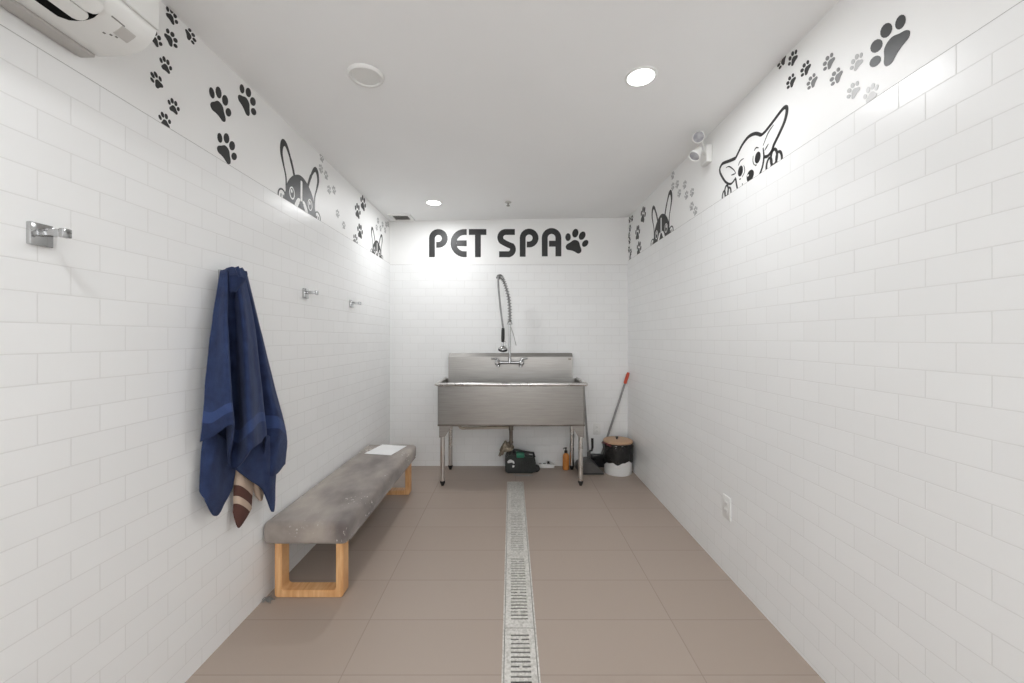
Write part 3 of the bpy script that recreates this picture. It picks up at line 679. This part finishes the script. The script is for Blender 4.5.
# ------------------------------------------------------------------ upholstered bench
bx0, bx1, by0, by1, bz0, bz1 = -1.222, -0.806, 1.952, 3.405, 0.277, 0.388
t = thing('bench', 'long grey suede bench on two oak frame legs along the left wall', 'bench', ((bx0+bx1)/2, (by0+by1)/2, 0))
bm = bmesh.new(); box(bm, bx0, bx1, by0, by1, bz0, bz1)
bmesh.ops.subdivide_edges(bm, edges=[e for e in bm.edges if abs(e.verts[0].co.y-e.verts[1].co.y) > .5], cuts=28, use_grid_fill=True)
bmesh.ops.subdivide_edges(bm, edges=[e for e in bm.edges if abs(e.verts[0].co.x-e.verts[1].co.x) > .3], cuts=9, use_grid_fill=True)
bm.normal_update()
es = [e for e in bm.edges if len(e.link_faces) == 2 and e.calc_face_angle() > 0.8]
bmesh.ops.bevel(bm, geom=es, offset=0.028, segments=5, affect='EDGES', profile=0.55)
for v in bm.verts:
    x, y, z = v.co
    if z > bz0 + .05:
        u = (x-bx0)/(bx1-bx0); v.co.z += 0.006*math.sin(PI*min(1,max(0,u))) - .003 + 0.004*noise.noise(Vector((x*6, y*4, 3)))
    if x > bx1 - .01: v.co.x += .003*noise.noise(Vector((y*5, z*9, 1)))
    if z < bz0 + .02: v.co.z = max(v.co.z, bz0)
obj('cushion', bm, M['suede'], t, smooth=True)
bm = bmesh.new(); tube(bm, [(bx1-.003, by0+.04, bz0+.010), (bx1-.002, 2.7, bz0+.011), (bx1-.003, by1-.04, bz0+.010)], .004, 8)
obj('piping', bm, M['suede'], t, smooth=True)
def leg_frame(y0, y1):
    bm = bmesh.new(); x0, x1, z0, z1, w = -1.180, -0.838, 0.0, bz0 + .050, 0.036
    A = rrect(x0, x1, z0, z1, .016, 4); Bp = rrect(x0+w, x1-w, z0+w, z1-.006, .018, 4)
    n = len(A); V = [[bm.verts.new((p[0], y, p[1])) for p in P] for y in (y0, y1) for P in (A, Bp)]
    for k in range(n):
        j = (k+1) % n
        bm.faces.new((V[0][k], V[0][j], V[1][j], V[1][k])); bm.faces.new((V[2][k], V[3][k], V[3][j], V[2][j]))
        bm.faces.new((V[0][k], V[2][k], V[2][j], V[0][j])); bm.faces.new((V[1][k], V[1][j], V[3][j], V[3][k]))
    bm.normal_update()
    es = [e for e in bm.edges if len(e.link_faces) == 2 and e.calc_face_angle() > 1.2]
    bmesh.ops.bevel(bm, geom=es, offset=0.004, segments=2, affect='EDGES')
    return obj('leg', bm, M['oak'], t, smooth=True)
leg_frame(1.985, 2.057); leg_frame(3.285, 3.357)
bm = bmesh.new(); w, l = .226, .266; c, s = math.cos(math.radians(-12)), math.sin(math.radians(-12))
box(bm, -w/2, w/2, -l/2, l/2, 0, .0012)
bmesh.ops.subdivide_edges(bm, edges=bm.edges[:], cuts=6, use_grid_fill=True)
for v in bm.verts:
    v.co.z += .004*max(0, (v.co.x/w+v.co.y/l)-.55)
    v.co = Vector((-1.006 + v.co.x*c - v.co.y*s, 3.212 + v.co.x*s + v.co.y*c, .3935 + v.co.z))
tag(obj('paper_sheet', bm, M['paper'], loc=(-1.006, 3.212, .3935)), 'blank white paper sheet lying on the far end of the grey bench', 'paper')
bm = bmesh.new()
for k in range(26):
    a = random.uniform(0, 2*PI); p = Vector((-1.197 + random.gauss(0,.010), 1.962 + random.gauss(0,.008), .003))
    d = Vector((math.cos(a), math.sin(a), 0))*.014
    tube(bm, [p-d, p+Vector((0,0,random.uniform(.004,.012))), p+d], .0016, 5)
tag(obj('hair_tuft', bm, M['seam'], loc=(-1.197, 1.962, 0)), 'small dark tuft of hair on the floor beside the front bench leg', 'hair')

# ------------------------------------------------------------------ steel tub sink
SX0, SX1, SY0, SY1, SZ0, SZ1 = -0.640, 0.644, 3.455, 3.965, 0.540, 0.893
t = thing('utility_sink', 'large stainless steel tub sink on four legs against the back wall', 'sink', (0, 3.72, 0))
bm = bmesh.new(); g = .004
outer = rrect(SX0, SX1, SY0, SY1, .022, 4); inner = rrect(SX0+g, SX1-g, SY0+g, SY1-g, .020, 4); inb = rrect(SX0+.02, SX1-.02, SY0+.02, SY1-.02, .03, 4)
def lp(P, z): return [bm.verts.new((p[0], p[1], z)) for p in P]
ro, rt, ri, rb = lp(outer, SZ0), lp(outer, SZ1), lp(inner, SZ1), lp(inner, SZ0+.05)
rc = lp(inb, SZ0+.012)
n = len(ro)
for a, b in ((ro, rt), (rt, ri), (ri, rb), (rb, rc)):
    for k in range(n): bm.faces.new((a[k], a[(k+1)%n], b[(k+1)%n], b[k]))
bm.faces.new(rc); bm.faces.new(ro[::-1])
obj('tub', bm, M['steel'], t, smooth=True)
bm = bmesh.new(); tube(bm, [(SX0-.012, SY1, SZ1), (SX0-.012, SY0+.01, SZ1), (SX0-.009, SY0-.006, SZ1), (SX0+.004, SY0-.010, SZ1), (0, SY0-.010, SZ1), (SX1-.004, SY0-.010, SZ1), (SX1+.009, SY0-.006, SZ1), (SX1+.012, SY0+.01, SZ1), (SX1+.012, SY1, SZ1)], .0145, 14)
obj('rolled_rim', bm, M['steel_bright'], t, smooth=True)
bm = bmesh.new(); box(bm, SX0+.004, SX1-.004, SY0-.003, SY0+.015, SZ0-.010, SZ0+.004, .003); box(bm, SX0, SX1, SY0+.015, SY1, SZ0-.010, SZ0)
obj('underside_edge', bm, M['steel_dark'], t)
bm = bmesh.new()
P = [(SY1, SZ1-.03), (SY1, 1.108), (4.006, 1.144), (4.022, 1.144), (4.022, 1.13), (SY1+.022, 1.10), (SY1+.022, SZ1-.03)]
a = [bm.verts.new((-0.624, y, z)) for y, z in P]; b = [bm.verts.new((0.614, y, z)) for y, z in P]
bm.faces.new(a[::-1]); bm.faces.new(b)
for k in range(len(P)): bm.faces.new((a[k], a[(k+1)%len(P)], b[(k+1)%len(P)], b[k]))
bsp = obj('backsplash', bm, M['steel'], t)
bm = bmesh.new(); box(bm, .570, .598, SY1-.0015, SY1, 1.078, 1.092); o = obj('badge', bm, M['steel_dark'], bsp); o['label'] = 'small dark maker plate'
for lx, ly in ((-.601, 3.500), (.612, 3.500), (-.597, 3.928), (.600, 3.928)):
    bm = bmesh.new(); tube(bm, [(lx, ly, .035), (lx, ly, SZ0-.008)], .0205, 18); lg = obj('leg', bm, M['steel_bright'], t, smooth=True)
    bm = bmesh.new(); lathe(bm, [(0,0),(.013,0),(.015,.010),(.019,.018),(.0225,.026),(.0225,.042),(.0,.042)], lx, ly, 0, 18); obj('foot', bm, M['dark_plastic'], lg, smooth=True)
    bm = bmesh.new(); s = 1 if lx < 0 else -1; q = 1 if ly < 3.7 else -1
    prof2 = [(-.026*s, SZ0-.009), (.080*s, SZ0-.009), (.074*s, SZ0-.030), (.026*s, SZ0-.105), (-.026*s, SZ0-.115)]
    for k in (0, 1):
        f = [bm.verts.new((lx+u, ly-.024*q, z)) if k == 0 else bm.verts.new((lx-.026*s, ly+u*s*q, z)) for u, z in prof2]
        r = bmesh.ops.extrude_face_region(bm, geom=[bm.faces.new(f)])
        bmesh.ops.translate(bm, verts=[x for x in r['geom'] if isinstance(x, bmesh.types.BMVert)], vec=(0, .003*q, 0) if k == 0 else (.003*s, 0, 0))
    obj('gusset', bm, M['steel'], lg)
bm = bmesh.new(); lathe(bm, [(0,.538),(.050,.538),(.048,.520),(.030,.500),(.030,.478),(.022,.474),(.022,.440),(.017,.436),(.017,.335),(.021,.333),(.021,.318),(.014,.316),(.014,.30),(0,.30)], 0, 3.70, 0, 24); obj('drain_fitting', bm, M['steel_dark'], t, smooth=True)
bm = bmesh.new(); tube(bm, [(-.477,3.70,.545),(-.477,3.70,.475),(-.470,3.70,.462),(-.455,3.70,.456),(-.02,3.70,.466)], .013, 12); obj('overflow_pipe', bm, M['pvc'], t, smooth=True)

# ------------------------------------------------------------------ spring faucet on the backsplash
FX, FY = -0.012, 3.895
t = thing('spring_faucet', 'chrome faucet with tall spring hose mounted on the sink backsplash', 'faucet', (FX, SY1, 1.04))
bm = bmesh.new(); tube(bm, [(-.135, FY, 1.055), (.100, FY, 1.055)], .015, 14); tube(bm, [(FX, FY, 1.052), (FX, FY, 1.095)], [.021, .015], 14); obj('valve_body', bm, M['chrome'], t, smooth=True)
for sx in (-1, 1):
    vx = FX - .004 + sx*.118
    bm = bmesh.new(); lathe(bm, [(0,-.0006),(.030,-.0006),(.030,-.008),(.021,-.014),(.020,-.055),(.025,-.06),(.025,-.088),(.014,-.098),(0,-.098)], vx, SY1, 1.052, 18, (0,1,0)); v = obj('valve', bm, M['chrome'], t, smooth=True)
    bm = bmesh.new(); tube(bm, [(vx, FY+.0, 1.052), (vx, FY-.004, 1.088)], [.019, .012], 12)
    tube(bm, [(vx, FY-.004, 1.090), (vx+sx*.034, FY-.010, 1.094), (vx+sx*.058, FY-.014, 1.094)], [.011, .008, .009], 10); obj('handle', bm, M['chrome'], v, smooth=True)
    bm = bmesh.new(); lathe(bm, [(0,.0),(.016,.0),(.017,.012),(.012,.020),(0,.020)], vx+sx*-.008, FY-.02, 1.012, 14, (0,0,1)); obj('check_cap', bm, M['chrome'], v, smooth=True)
bm = bmesh.new(); tube(bm, [(FX, FY, 1.08), (FX, FY, 1.44)], .0105, 12); obj('riser', bm, M['chrome'], t, smooth=True)
bm = bmesh.new(); lathe(bm, [(.011,0),(.026,.004),(.025,.014),(.023,.024),(.012,.040),(0,.040)], FX, FY, 1.425, 18); obj('collar', bm, M['chrome'], t, smooth=True)
bm = bmesh.new(); tube(bm, [(FX+.012, FY, 1.40), (.03, 3.96, 1.31), (.052, YB-.002, 1.22)], .0028, 8); obj('wall_brace', bm, M['steel'], t, smooth=True)
# hose path: up from the collar, over, and down to the spray head in front
path = catmull([(FX, FY, 1.46), (FX+.001, FY, 1.56), (FX-.010, FY-.004, 1.68), (FX-.038, FY-.018, 1.79), (FX-.070, FY-.04, 1.865), (FX-.098, FY-.070, 1.888), (FX-.110, FY-.095, 1.855), (FX-.104, FY-.11, 1.74), (FX-.090, FY-.13, 1.60), (FX-.072, FY-.155, 1.46), (FX-.062, FY-.165, 1.39)], 80)
bm = bmesh.new(); tube(bm, path, .0095, 10); obj('hose', bm, M['pole'], t, smooth=True)
co = []; N = 24; k1 = 47
pv = [Vector(p) for p in path]
for i in range(N*12+1):
    s = i/(N*12)*k1; k = int(min(s, k1-1)); p = pv[k].lerp(pv[k+1], s-k); tt = (pv[k+1]-pv[max(k-1,0)]).normalized()
    u = tt.cross(Vector((0,1,0))).normalized(); w = tt.cross(u); a = 2*PI*i/12
    r = .0185
    co.append(p + (u*math.cos(a) + w*math.sin(a))*r)
bm = bmesh.new(); tube(bm, co, .0042, 6); obj('spring', bm, M['chrome'], t, smooth=True)
bm = bmesh.new(); lathe(bm, [(.0085,0),(.014,-.004),(.0165,-.03),(.0165,-.10),(.014,-.132),(.009,-.135)], *path[-1], 16, (.02,-.06,1)); g = obj('spray_handle', bm, M['dark_plastic'], t, smooth=True)
e = Vector(path[-1]) - Vector((.02,-.06,1)).normalized()*.13
bm = bmesh.new(); tube(bm, [e, e+Vector((0,0,-.05))], [.008,.010], 10); obj('neck', bm, M['chrome'], g, smooth=True)
bm = bmesh.new(); lathe(bm, [(0,.028),(.014,.026),(.034,.010),(.040,0),(.040,-.014),(.034,-.018),(0,-.014)], e.x, e.y, e.z-.066, 24, (.05,-.38,1)); h = obj('spray_head', bm, M['chrome'], t, smooth=True)
bm = bmesh.new(); lathe(bm, [(.0405,.002),(.044,-.002),(.044,-.014),(.0385,-.0185),(.0345,-.0182)], e.x, e.y, e.z-.066, 24, (.05,-.38,1)); obj('rubber_bumper', bm, M['dark_plastic'], h, smooth=True)
bm = bmesh.new(); tube(bm, [(e.x+.012, e.y, e.z+.01), (e.x+.034, e.y-.006, e.z-.01), (e.x+.028, e.y-.006, e.z-.05)], .004, 8); obj('squeeze_lever', bm, M['chrome'], g, smooth=True)

# ------------------------------------------------------------------ things on the floor by the back wall
t = thing('plastic_machine', 'small black and green plastic machine on the floor under the sink drain', 'machine', (.095, 3.885, 0))
bm = bmesh.new()
P = [(-.055,.015),(-.045,.0),(.215,.0),(.235,.02),(.24,.11),(.215,.165),(.12,.175),(.03,.19),(-.03,.185),(-.058,.15)]
a = [bm.verts.new((x, 3.80, z)) for x, z in P]; b = [bm.verts.new((x, 3.965, z*.96)) for x, z in P]
bm.faces.new(a); bm.faces.new(b[::-1])
for k in range(len(P)): bm.faces.new((a[k], b[k], b[(k+1)%len(P)], a[(k+1)%len(P)]))
bm.normal_update(); bmesh.ops.bevel(bm, geom=bm.edges[:], offset=.012, segments=2, affect='EDGES')
bd = obj('housing', bm, M['machine'], t, smooth=True)
for k in range(5):
    bm = bmesh.new(); box(bm, .09+.022*k, .10+.022*k, 3.796, 3.802, .04, .115, .002); obj('vent_rib', bm, M['dark_plastic'], bd)
bm = bmesh.new(); box(bm, .050, .130, 3.795, 3.90, .150, .196, .010); obj('green_cover', bm, M['green'], t, smooth=True)
bm = bmesh.new(); tube(bm, [(.02,3.83,.180),(.03,3.83,.222),(.07,3.83,.214),(.15,3.83,.196),(.215,3.83,.190),(.225,3.83,.150)], .012, 10); obj('carry_handle', bm, M['dark_plastic'], t, smooth=True)
bm = bmesh.new(); lathe(bm, [(0,-.02),(.028,-.02),(.034,-.012),(.034,.012),(.028,.02),(0,.02)], .245, 3.85, .036, 20, (0,1,0)); obj('wheel', bm, M['dark_plastic'], t, smooth=True)
bm = bmesh.new(); lathe(bm, [(0,0),(.020,0),(.020,.012),(.012,.02),(0,.02)], .192, 3.87, .166, 16); obj('cap', bm, M['white_mark'], t, smooth=True)
for P in ([(-.036,.115),(-.02,.132),(.0,.136),(.028,.120),(.035,.098),(.022,.096),(.012,.108),(-.01,.104),(-.03,.100)], [(.010,.062),(.030,.060),(.034,.078),(.016,.082)]):
    bm = bmesh.new(); f = bm.faces.new([bm.verts.new((x, 3.7985, z)) for x, z in P]); r = bmesh.ops.extrude_face_region(bm, geom=[f]); bmesh.ops.translate(bm, verts=[q for q in r['geom'] if isinstance(q, bmesh.types.BMVert)], vec=(0,.004,0)); obj('white_label', bm, M['white_mark'], bd)
bm = bmesh.new(); bmesh.ops.create_icosphere(bm, subdivisions=4, radius=1.0)
for v in bm.verts:
    n = v.co.normalized(); k = 1 + .38*noise.noise(n*2.3 + Vector((3,1,5))) + .16*noise.noise(n*6)
    p = Vector((-.048 + .066*n.x*k, 3.862 + .048*n.y*k, .238 + .052*n.z*k))
    if p.x < -.066: p.z -= (-.066-p.x)*1.3
    else: p.z = max(p.z, .196 + .002*noise.noise(n*9))
    v.co = p
o = obj('rag', bm, M['tan_cloth'], loc=(-.048, 3.862, .196), smooth=True)
tag(o, 'crumpled tan rag heaped on the left end of the black and green machine', 'rag')
bm = bmesh.new(); f = bm.faces.new([bm.verts.new((x, y, .0004)) for x, y in smooth_closed([(.02,3.79),(.10,3.765),(.17,3.78),(.21,3.755),(.19,3.735),(.10,3.728),(.04,3.742)], 4)])
r = bmesh.ops.extrude_face_region(bm, geom=[f]); bmesh.ops.translate(bm, verts=[q for q in r['geom'] if isinstance(q, bmesh.types.BMVert)], vec=(0,0,.0008))  # thin pale grey sheet lying on the floor tiles
tag(obj('residue_patch', bm, M['residue'], loc=(.11, 3.76, .0004)), 'pale dried residue patch on the floor in front of the machine', 'stain')
t = thing('power_strip', 'white power strip on the floor between machine and orange bottle', 'power strip', (.345, 3.99, 0))
bm = bmesh.new(); box(bm, .262, .432, 3.955, 4.015, 0, .038, .006); obj('body', bm, M['bucket'], t, smooth=True)
for k in range(3):
    bm = bmesh.new(); lathe(bm, [(0,.0),(.015,.0),(.015,.003),(0,.003)], .292+.042*k, 3.984, .038, 14); obj('socket', bm, M['seam'], t)
bm = bmesh.new(); box(bm, .362, .385, 3.972, 3.992, .041, .062, .003); obj('plug', bm, M['dark_plastic'], t, smooth=True)
t = thing('soap_bottle', 'orange soap bottle with black pump on the floor under the sink', 'bottle', (.541, 3.925, 0))
bm = bmesh.new(); lathe(bm, [(0,0),(.028,0),(.032,.006),(.032,.125),(.028,.148),(.014,.160),(.013,.170),(0,.170)], .541, 3.925, 0, 28); obj('body', bm, M['bottle'], t, smooth=True)
bm = bmesh.new(); lathe(bm, [(0,.165),(.016,.165),(.016,.186),(.007,.190),(.006,.205),(.011,.207),(.011,.216),(0,.217)], .541, 3.925, 0, 20); tube(bm, [(.541,3.925,.211),(.522,3.917,.211),(.512,3.913,.204)], [.006,.005,.004], 8); obj('pump', bm, M['dark_plastic'], t, smooth=True)

t = thing('dustpan', 'charcoal upright dustpan with long grey pole beside the right sink leg', 'dustpan', (.735, 3.87, 0))
bm = bmesh.new()
P = [(.636,.004),(.636,.075),(.700,.112),(.765,.118),(.825,.075),(.862,.020),(.862,.004)]
a = [bm.verts.new((x + (.02 if z < .05 else 0), 3.775, z)) for x, z in P]; b = [bm.verts.new((x, 3.955, z*1.02)) for x, z in P]
bm.faces.new(a); bm.faces.new(b[::-1])
for k in range(len(P)): bm.faces.new((a[k], b[k], b[(k+1)%len(P)], a[(k+1)%len(P)]))
bm.normal_update(); bmesh.ops.bevel(bm, geom=bm.edges[:], offset=.008, segments=2, affect='EDGES'); obj('pan', bm, M['pan'], t, smooth=True)
bm = bmesh.new(); tube(bm, [(.655,3.770,.010),(.76,3.766,.008),(.876,3.772,.010),(.880,3.83,.012)], .008, 8); obj('lip', bm, M['dark_plastic'], t, smooth=True)
bm = bmesh.new(); tube(bm, [(.765,3.90,.11),(.752,3.90,.26),(.726,3.90,.60),(.708,3.90,.86)], .0105, 12); obj('pole', bm, M['pole'], t, smooth=True)
bm = bmesh.new(); tube(bm, [(.758,3.90,.185),(.79,3.895,.195),(.796,3.89,.23),(.794,3.89,.315)], [.010,.010,.012,.013], 10); obj('grip_bracket', bm, M['dark_plastic'], t, smooth=True)
bm = bmesh.new(); lathe(bm, [(.012,0),(.017,0),(.017,.07),(.012,.08)], .763, 3.90, .105, 14); obj('pole_socket', bm, M['pan'], t, smooth=True)

t = thing('broom', 'broom with grey pole and red grip leaning in the right corner behind the bin', 'broom', (.87, 3.99, 0))
p0, p1 = Vector((.905, 4.008, .10)), Vector((1.158, 3.925, .955)); d = (p1-p0).normalized()
bm = bmesh.new(); tube(bm, [p0, p1 - d*.06], .0105, 12); obj('pole', bm, M['pole'], t, smooth=True)
bm = bmesh.new(); tube(bm, [p1 - d*.115, p1 - d*.11, p1 - d*.03, p1], [.0115, .0155, .0165, .012], 12); obj('grip', bm, M['red_grip'], t, smooth=True)
bm = bmesh.new(); box(bm, .800, .940, 3.980, 4.026, .085, .130, .010); obj('head_block', bm, M['dark_plastic'], t, smooth=True)
bm = bmesh.new()
for k in range(14):
    for j in range(3):
        x = .807 + .0098*k; y = 3.990 + .0135*j; tube(bm, [(x, y, .09), (x + (x-.870)*.18, y-.004, .003)], [.006, .0075], 6)
o = obj('bristles', bm, M['dark_plastic'], t); o['kind'] = 'stuff'

bcx, bcy = 1.030, 3.838
t = thing('waste_bin', 'white waste bucket with black bag and tan lid in the right corner', 'bin', (bcx, bcy, 0))
bm = bmesh.new(); lathe(bm, [(0,0),(.124,0),(.128,.004),(.135,.274),(.138,.286),(.131,.286),(.124,.02),(0,.02)], bcx, bcy, 0, 40); obj('bucket', bm, M['bucket'], t, smooth=True)
bm = bmesh.new(); n = 64; rows = []
for j in range(12):
    r_ = []
    for k in range(n):
        a = 2*PI*k/n; low = .112 + .018*math.sin(a*1.0+2.4) + .010*math.sin(a*5+1) + .006*math.sin(a*11)
        z = .297 + (low-.297)*j/11; rr = .1415 + .009*noise.noise(Vector((math.cos(a)*7, math.sin(a)*7, z*34 + a))) - .003*abs(j-5.5)/5.5
        rr = min(rr, .1465); r_.append(bm.verts.new((bcx+rr*math.cos(a), bcy+rr*math.sin(a), z)))
    rows.append(r_)
for p, q in zip(rows, rows[1:]):
    for k in range(n): bm.faces.new((p[k], p[(k+1)%n], q[(k+1)%n], q[k]))
bg = obj('bin_bag', bm, M['bag'], t, smooth=True)
bm = bmesh.new(); tube(bm, [(bcx+.147*math.cos(a), bcy+.147*math.sin(a), .285+.012*math.sin(4*a)) for a in [math.radians(x) for x in range(150, 236, 8)]], .007, 8); obj('drawstring', bm, M['maroon'], bg, smooth=True)
bm = bmesh.new(); lathe(bm, [(0,.294),(.134,.294),(.139,.300),(.138,.312),(.128,.318),(.05,.321),(0,.322)], bcx, bcy, 0, 44); ld = obj('lid', bm, M['lid'], t, smooth=True)
bm = bmesh.new(); lathe(bm, [(0,.320),(.010,.320),(.008,.332),(.013,.338),(.013,.346),(0,.349)], bcx-.01, bcy, 0, 16); obj('knob', bm, M['dark_plastic'], ld, smooth=True)

# ------------------------------------------------------------------ light, camera, output
w = bpy.data.worlds.new('World'); SC.world = w; w.use_nodes = True
bgn = w.node_tree.nodes['Background']; bgn.inputs['Color'].default_value = (0.97, 0.985, 1.0, 1); bgn.inputs['Strength'].default_value = 3.7  # even world light, tuned as fill through the added rear opening
cd = bpy.data.cameras.new('camera'); cam = bpy.data.objects.new('camera', cd); C.objects.link(cam)
cam.location = (0, 0, 1.295); cam.rotation_euler = (PI/2, 0, 0)
cd.sensor_width = 36.0; cd.sensor_fit = 'HORIZONTAL'; cd.lens = 398.2/1024*36
cd.shift_x = 1.0/1024; cd.shift_y = -3.5/1024; cd.clip_start = 0.02
SC.camera = cam
SC.view_settings.view_transform = 'Standard'; SC.view_settings.look = 'None'
SC.view_settings.gamma = 1.0; SC.view_settings.use_curve_mapping = False; SC.view_settings.exposure = 0.03
cy = SC.cycles
cy.use_denoising = True; cy.max_bounces = 12; cy.diffuse_bounces = 8; cy.glossy_bounces = 6; cy.sample_clamp_indirect = 8.0
